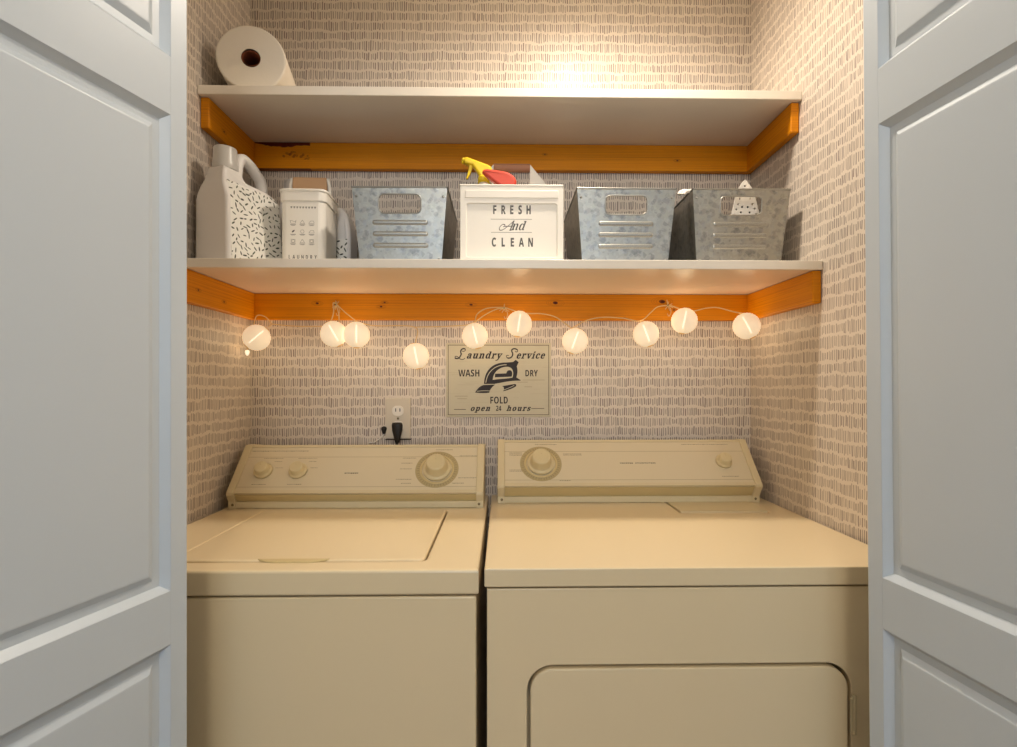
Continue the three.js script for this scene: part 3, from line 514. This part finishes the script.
// ------------------------------------------------------------------ tin sign on the rear wall
{
  const x0 = -0.163, x1 = 0.139, y0 = 1.138, y1 = 1.351, w = x1 - x0, h = y1 - y0, root = thing('laundry_sign', 'weathered cream sign reading Laundry Service, wash, dry, fold', 'sign', [(x0 + x1) / 2, y0, 0.0005]);
  const art = canvas(1200, 846, (g, cw, ch) => {
    g.fillStyle = '#cfc6ac'; g.fillRect(0, 0, cw, ch);
    for (let i = 0; i < 240; i++) { g.fillStyle = rnd() < 0.5 ? `rgba(160,142,108,${rr(0.03, 0.12)})` : `rgba(226,220,200,${rr(0.04, 0.14)})`; g.fillRect(rnd() * cw, rnd() * ch, rr(30, 220), rr(2, 12)); }
    for (const [x, y, l] of [[90, 610, 150], [880, 420, 260], [900, 500, 90], [120, 640, 110], [820, 445, 120]]) { g.fillStyle = 'rgba(134,110,72,0.4)'; g.fillRect(x, y, l, 7); }
    const ink = '#251a17'; g.strokeStyle = '#5d5140'; g.lineWidth = 7; g.strokeRect(14, 14, cw - 28, ch - 28);
    g.fillStyle = ink; g.strokeStyle = ink; g.lineCap = 'round'; g.lineJoin = 'round';
    const script = (word, x, y, size, sx, gap) => { g.save(); g.translate(x, y); g.transform(1, 0, -0.34, 1, 0, 0); g.font = 'bold ' + size + 'px serif'; g.textAlign = 'left'; g.scale(sx, 1); let a = 0; for (const ch1 of word) { g.fillText(ch1, a, 0); g.lineWidth = 4; g.strokeText(ch1, a, 0); a += g.measureText(ch1).width + gap; } g.restore(); };
    // capitals with flourishes, then the small letters
    g.lineWidth = 15; g.beginPath(); g.moveTo(208, 58); g.bezierCurveTo(160, 44, 150, 96, 166, 116); g.bezierCurveTo(150, 168, 128, 178, 96, 168); g.stroke();
    g.lineWidth = 8; g.beginPath(); g.moveTo(96, 168); g.bezierCurveTo(84, 138, 116, 138, 132, 160); g.bezierCurveTo(160, 190, 190, 186, 206, 170); g.stroke(); g.beginPath(); g.moveTo(208, 58); g.bezierCurveTo(226, 74, 196, 96, 178, 84); g.stroke();
    script('aundry', 222, 170, 106, 0.92, 10);
    g.lineWidth = 15; g.beginPath(); g.moveTo(816, 66); g.bezierCurveTo(776, 40, 736, 66, 760, 100); g.bezierCurveTo(776, 130, 750, 176, 706, 164); g.stroke();
    g.lineWidth = 8; g.beginPath(); g.moveTo(816, 66); g.bezierCurveTo(838, 84, 806, 104, 796, 88); g.stroke(); g.beginPath(); g.moveTo(706, 164); g.bezierCurveTo(680, 150, 690, 124, 716, 136); g.stroke();
    script('ervice', 800, 170, 106, 0.88, 9);
    const block = (word, x, y, size, sx) => { g.save(); g.translate(x, y); g.scale(sx, 1); g.font = 'bold ' + size + 'px sans-serif'; g.textAlign = 'center'; g.fillText(word, 0, 0); g.restore(); };
    block('WASH', 258, 382, 112, 0.80); block('DRY', 982, 380, 104, 0.76); block('FOLD', 604, 700, 112, 0.76);
    script('open', 268, 786, 82, 0.95, 12); block('24', 600, 786, 82, 0.72); script('hours', 690, 786, 82, 0.95, 12);
    g.lineWidth = 6; g.beginPath(); g.moveTo(84, 770); g.lineTo(216, 770); g.moveTo(984, 760); g.lineTo(1130, 760); g.stroke();
    // the flat iron: hood, handle window, sole plate
    g.beginPath(); g.moveTo(430, 470); g.bezierCurveTo(436, 300, 540, 214, 690, 218); g.lineTo(768, 212); g.lineTo(800, 186); g.lineTo(834, 214); g.lineTo(812, 262); g.bezierCurveTo(826, 310, 820, 360, 806, 392); g.lineTo(862, 428); g.bezierCurveTo(760, 446, 650, 440, 600, 470); g.closePath(); g.fill();
    g.fillStyle = '#cfc6ac'; g.beginPath(); g.moveTo(532, 424); g.bezierCurveTo(536, 320, 620, 268, 700, 268); g.bezierCurveTo(766, 270, 784, 330, 762, 394); g.bezierCurveTo(700, 412, 600, 408, 532, 424); g.fill();
    g.fillStyle = ink; g.beginPath(); g.moveTo(560, 350); g.lineTo(690, 346); g.quadraticCurveTo(700, 300, 740, 310); g.quadraticCurveTo(772, 330, 752, 384); g.lineTo(556, 392); g.closePath(); g.fill();
    g.strokeStyle = '#cfc6ac'; g.lineWidth = 9; g.beginPath(); g.moveTo(452, 452); g.bezierCurveTo(470, 320, 560, 246, 690, 244); g.stroke(); g.beginPath(); g.moveTo(420, 488); g.bezierCurveTo(560, 486, 700, 430, 840, 436); g.stroke();
    g.fillStyle = ink; g.beginPath(); g.moveTo(326, 570); g.quadraticCurveTo(372, 492, 432, 482); g.lineTo(560, 478); g.quadraticCurveTo(500, 520, 492, 572); g.quadraticCurveTo(410, 584, 326, 570); g.fill();
    g.beginPath(); g.moveTo(654, 556); g.quadraticCurveTo(676, 506, 640, 496); g.lineTo(790, 470); g.quadraticCurveTo(816, 476, 800, 500); g.quadraticCurveTo(740, 536, 654, 556); g.fill();
    g.lineWidth = 7; g.beginPath(); g.moveTo(350, 556); g.quadraticCurveTo(430, 546, 500, 552); g.stroke(); g.beginPath(); g.moveTo(660, 540); g.quadraticCurveTo(720, 520, 780, 488); g.stroke();
    for (let i = 0; i < 140; i++) { g.fillStyle = `rgba(214,204,178,${rr(0.15, 0.5)})`; g.beginPath(); g.arc(rnd() * cw, rnd() * ch, rr(0.8, 3), 0, 7); g.fill(); }
  });
  part('sheet', B(-w / 2, w / 2, 0, h, 0, 0.004, 0.001), M({ color: '#cfc6ac', roughness: 0.6 }), root);
  part('printed_face', planarUV(B(-w / 2 + 0.003, w / 2 - 0.003, 0.003, h - 0.003, 0.0035, 0.0046, 0), -w / 2 + 0.003, w / 2 - 0.003, 0.003, h - 0.003), M({ map: art, roughness: 0.55 }), root);
}

// ------------------------------------------------------------------ power outlet, plug and loose lead
{
  const root = thing('power_outlet', 'pale wall outlet plate above the washer console', 'outlet', [-0.300, 1.134, 0.0005]);
  part('cover_plate', slab(roundRect(0.071, 0.116, 0.004), 0.006, 0.002, 3), M({ color: '#d8cdb9', roughness: 0.4 }), root);
  for (const y of [0.022, -0.022]) {
    const s = part('receptacle', slab(roundRect(0.033, 0.029, 0.0125, 0, y), 0.0085, 0.001, 2), whitePlastic, root);
    for (const x of [-0.006, 0.006]) part('slot', B(x - 0.0012, x + 0.0012, y - 0.002, y + 0.007, 0.0075, 0.0088, 0), blackPlastic, s);
  }
  part('centre_screw', lathe([[0, 0.0012], [0.003, 0.0005], [0.0035, 0], [0, 0]], 12).rotateX(Math.PI / 2).translate(0, 0, 0.006), screwMetal, root);
}
{
  const root = thing('power_plug', 'black power plug hanging in the lower socket of the outlet', 'plug', [-0.300, 1.112, 0.0092]);
  part('plug_body', lathe([[0, 0.012], [0.0135, 0.011], [0.0155, 0.004], [0.0145, -0.010], [0.010, -0.030], [0.0065, -0.046], [0, -0.047]].reverse(), 20).scale(1, 1, 0.6).translate(0, 0, 0.009), blackPlastic, root);
  part('cord', tube([[0, -0.040, 0.009], [0, -0.07, 0.010], [0.004, -0.12, 0.004], [0.006, -0.2, -0.003], [0.006, -0.5, -0.003]], 0.0035, 30, 8), blackPlastic, root);
}
{
  const root = thing('loose_lead', 'pale thin lead with black tip poking up beside the outlet', 'lead', [-0.340, 1.100, 0.006]);
  part('tip', lathe([[0, 0.012], [0.007, 0.010], [0.0085, 0.004], [0.005, -0.006], [0.0035, -0.010], [0, -0.010]].reverse(), 16), blackPlastic, root);
  part('cord', tube([[0.001, -0.008, 0], [-0.010, -0.022, 0.001], [-0.030, -0.036, 0.002], [-0.050, -0.060, 0.0], [-0.052, -0.3, 0.0]], 0.002, 30, 7), whitePlastic, root);
}
{
  const root = thing('cable_bar', 'thin dark bar across the foot of the outlet plate', 'bar', [-0.298, 1.0745, 0.014]);
  part('rod', tube([[-0.036, 0, 0], [0.036, 0.0005, 0]], 0.0016, 2, 8), ironDark, root);
  for (const s of [-1, 1]) part('wall_pin', tube([[s * 0.034, 0, 0], [s * 0.034, 0, -0.0135]], 0.0012, 2, 7), ironDark, root);
}

// ------------------------------------------------------------------ string of paper lanterns under the lower shelf
{
  const root = thing('string_lights', 'string of ten glowing white paper lanterns tied under the lower shelf', 'string lights', [0, 1.40, 0]);
  const wireMat = M({ color: '#e2c48e', roughness: 0.6 });
  const shade = M({ color: '#f6e8d0', roughness: 0.9, emissive: new THREE.Color(1.0, 0.78, 0.52), emissiveIntensity: 0.42 });
  const filament = M({ color: '#fff4e0', roughness: 0.6, emissive: new THREE.Color(1.0, 0.86, 0.62), emissiveIntensity: 0.72 });
  const R = 0.0355;
  const spots = [[-0.676, 1.360, 0.062, -0.8], [-0.466, 1.3706, 0.06, 0.5], [-0.4015, 1.368, 0.066, 0], [-0.240, 1.310, 0.058, 0.2], [-0.077, 1.366, 0.06, 0.25], [0.0451, 1.3993, 0.062, -0.15], [0.2008, 1.3523, 0.06, -0.35], [0.3991, 1.3721, 0.06, 0.35], [0.5056, 1.4085, 0.062, -0.2], [0.663, 1.3905, 0.10, 0.45]];
  const prof = []; for (let i = 0; i <= 28; i++) { const a = -Math.PI / 2 + 0.20 + i / 28 * (Math.PI - 0.40), r = R + (i % 2 ? 0.0007 : -0.0004); prof.push([Math.cos(a) * r, Math.sin(a) * r]); }
  const shadeGeo = lathe(prof, 40), capGeo = lathe([[0.0072, 0.002], [0.0088, 0.0012], [0.0088, -0.0012], [0.0072, -0.002], [0.0072, 0.002]], 20);
  const slit = new THREE.TubeGeometry(new THREE.CatmullRomCurve3([...Array(9)].map((_, i) => { const a = -0.75 + i / 8 * 1.5; return V(0, Math.sin(a) * R * 0.98, Math.cos(a) * R * 0.985); })), 16, 0.0022, 6);
  for (const [x, y, z, tilt] of spots) {
    const l = sub('lantern', root, [x, y - 1.40, z]); l.rotation.z = tilt; l.rotation.y = -Math.atan2(x, 1.45) * 0.9;
    part('shade', shadeGeo, shade, l); part('wire_ring', capGeo.clone().translate(0, R * 0.98, 0), wireMat, l); part('wire_ring', capGeo.clone().translate(0, -R * 0.98, 0), wireMat, l); part('bulb', slit, filament, l, 'bright strip of the bulb');
    const p = new THREE.PointLight(new THREE.Color(1, 0.74, 0.45), 0.008); p.position.set(x, y, z); p.shadow.radius = 1; scene.add(p);
  }
  const Z = 0.034, y = (v) => v - 1.40;
  const runs = [
    [[-0.712, 1.328, 0.04], [-0.711, 1.36, 0.03], [-0.700, 1.395, 0.03], [-0.688, 1.424, Z], [-0.662, 1.420, 0.04], [-0.644, 1.400, 0.045], [-0.648, 1.392, 0.05]],
    [[-0.644, 1.400, 0.045], [-0.60, 1.397, 0.022], [-0.54, 1.396, 0.022], [-0.49, 1.398, 0.04], [-0.478, 1.43, 0.026], [-0.478, 1.462, 0.026], [-0.466, 1.455, 0.028], [-0.44, 1.432, Z], [-0.402, 1.404, 0.05]],
    [[-0.470, 1.456, 0.026], [-0.462, 1.43, 0.028], [-0.456, 1.406, 0.045]],
    [[-0.402, 1.404, 0.05], [-0.36, 1.398, 0.022], [-0.25, 1.394, 0.024], [-0.243, 1.348, 0.045]],
    [[-0.250, 1.394, 0.024], [-0.15, 1.397, 0.024], [-0.086, 1.402, 0.045], [-0.072, 1.43, Z], [-0.045, 1.447, 0.028], [0.0, 1.450, 0.026], [0.020, 1.445, 0.028], [0.046, 1.432, 0.05]],
    [[-0.08, 1.404, 0.045], [-0.05, 1.428, Z], [-0.02, 1.444, 0.028], [0.002, 1.449, 0.026]],
    [[0.046, 1.432, 0.05], [0.075, 1.432, Z], [0.11, 1.432, 0.03], [0.145, 1.424, 0.034], [0.165, 1.410, 0.045], [0.192, 1.388, 0.055]],
    [[0.192, 1.388, 0.055], [0.235, 1.412, 0.03], [0.28, 1.422, 0.03], [0.34, 1.420, 0.03], [0.385, 1.410, 0.05], [0.42, 1.436, Z], [0.44, 1.452, 0.028], [0.47, 1.457, 0.027], [0.49, 1.452, 0.03], [0.505, 1.440, 0.05]],
    [[0.505, 1.442, 0.052], [0.54, 1.440, Z], [0.58, 1.449, 0.03], [0.61, 1.450, Z], [0.64, 1.436, 0.06], [0.655, 1.424, 0.10]],
  ];
  part('wire', merge(runs.map((r) => tube(r.map(([a, b, c]) => [a, y(b), c]), 0.0016, 60, 6))), wireMat, root);
  part('end_bulb', lathe([[0, 0.006], [0.005, 0.004], [0.006, 0], [0.004, -0.008], [0, -0.011]], 14).translate(-0.712, y(1.322), 0.04), filament, root);
  for (const [x, yy] of [[-0.470, 1.455], [0.004, 1.447], [0.470, 1.456]]) {
    const tie = [];
    for (let k = 0; k < 4; k++) { const a = rr(0, 6.28), l = rr(0.010, 0.018); tie.push(tube([[x - Math.cos(a) * l, y(yy) - Math.sin(a) * l, 0.025], [x, y(yy), 0.029], [x + Math.cos(a + 0.4) * l, y(yy) + Math.sin(a + 0.4) * l, 0.025]], 0.0011, 10, 5)); }
    tie.push(tube([[x + 0.004, y(yy), 0.026], [x + 0.010, y(yy) - 0.016, 0.026], [x + 0.004, y(yy) - 0.030, 0.026], [x + 0.0, y(yy) - 0.022, 0.025]], 0.0011, 16, 5));
    part('twist_tie', merge(tie), wireMat, root);
    part('nail', tube([[x, y(yy), 0.0205], [x, y(yy) + 0.001, 0.034]], 0.0016, 2, 8), ironDark, root);
  }
}

// ------------------------------------------------------------------ lamps out of view: closet ceiling light and hall ceiling light
{
  const glow = M({ color: '#fff6e8', roughness: 0.5, emissive: LAMP_WARM, emissiveIntensity: 8 });
  const root = thing('closet_ceiling_light', 'round flush ceiling light above the closet shelves', 'ceiling light', [0.23, CEIL, 0.42]);
  part('base', lathe([[0, 0], [0.075, 0], [0.078, -0.004], [0.072, -0.022], [0, -0.022]], 40), paint, root);
  part('lamp_diffuser', lathe([[0, -0.034], [0.03, -0.033], [0.055, -0.029], [0.064, -0.0225], [0, -0.0225]], 40), glow, root);
  const hl = thing('hall_ceiling_light', 'glass ceiling bowl light in the hall', 'ceiling light', [0.0, CEIL, 2.3]);
  part('base', lathe([[0, 0], [0.08, 0], [0.08, -0.03], [0, -0.03]], 32), paint, hl);
  part('lamp_bowl', lathe([[0.14, -0.03], [0.145, -0.06], [0.12, -0.12], [0.07, -0.155], [0, -0.165], [0, -0.16], [0.06, -0.15], [0.11, -0.115], [0.135, -0.06], [0.0, -0.03]], 40), M({ color: '#fff6e8', roughness: 0.5, emissive: new THREE.Color(1, 0.84, 0.64), emissiveIntensity: 4 }), hl);
}

scene.traverse((o) => { if (o.isMesh) { o.castShadow = true; o.receiveShadow = true; } if (o.isLight && o.shadow && !o.isRectAreaLight) o.castShadow = true; });
renderer.render(scene, camera);
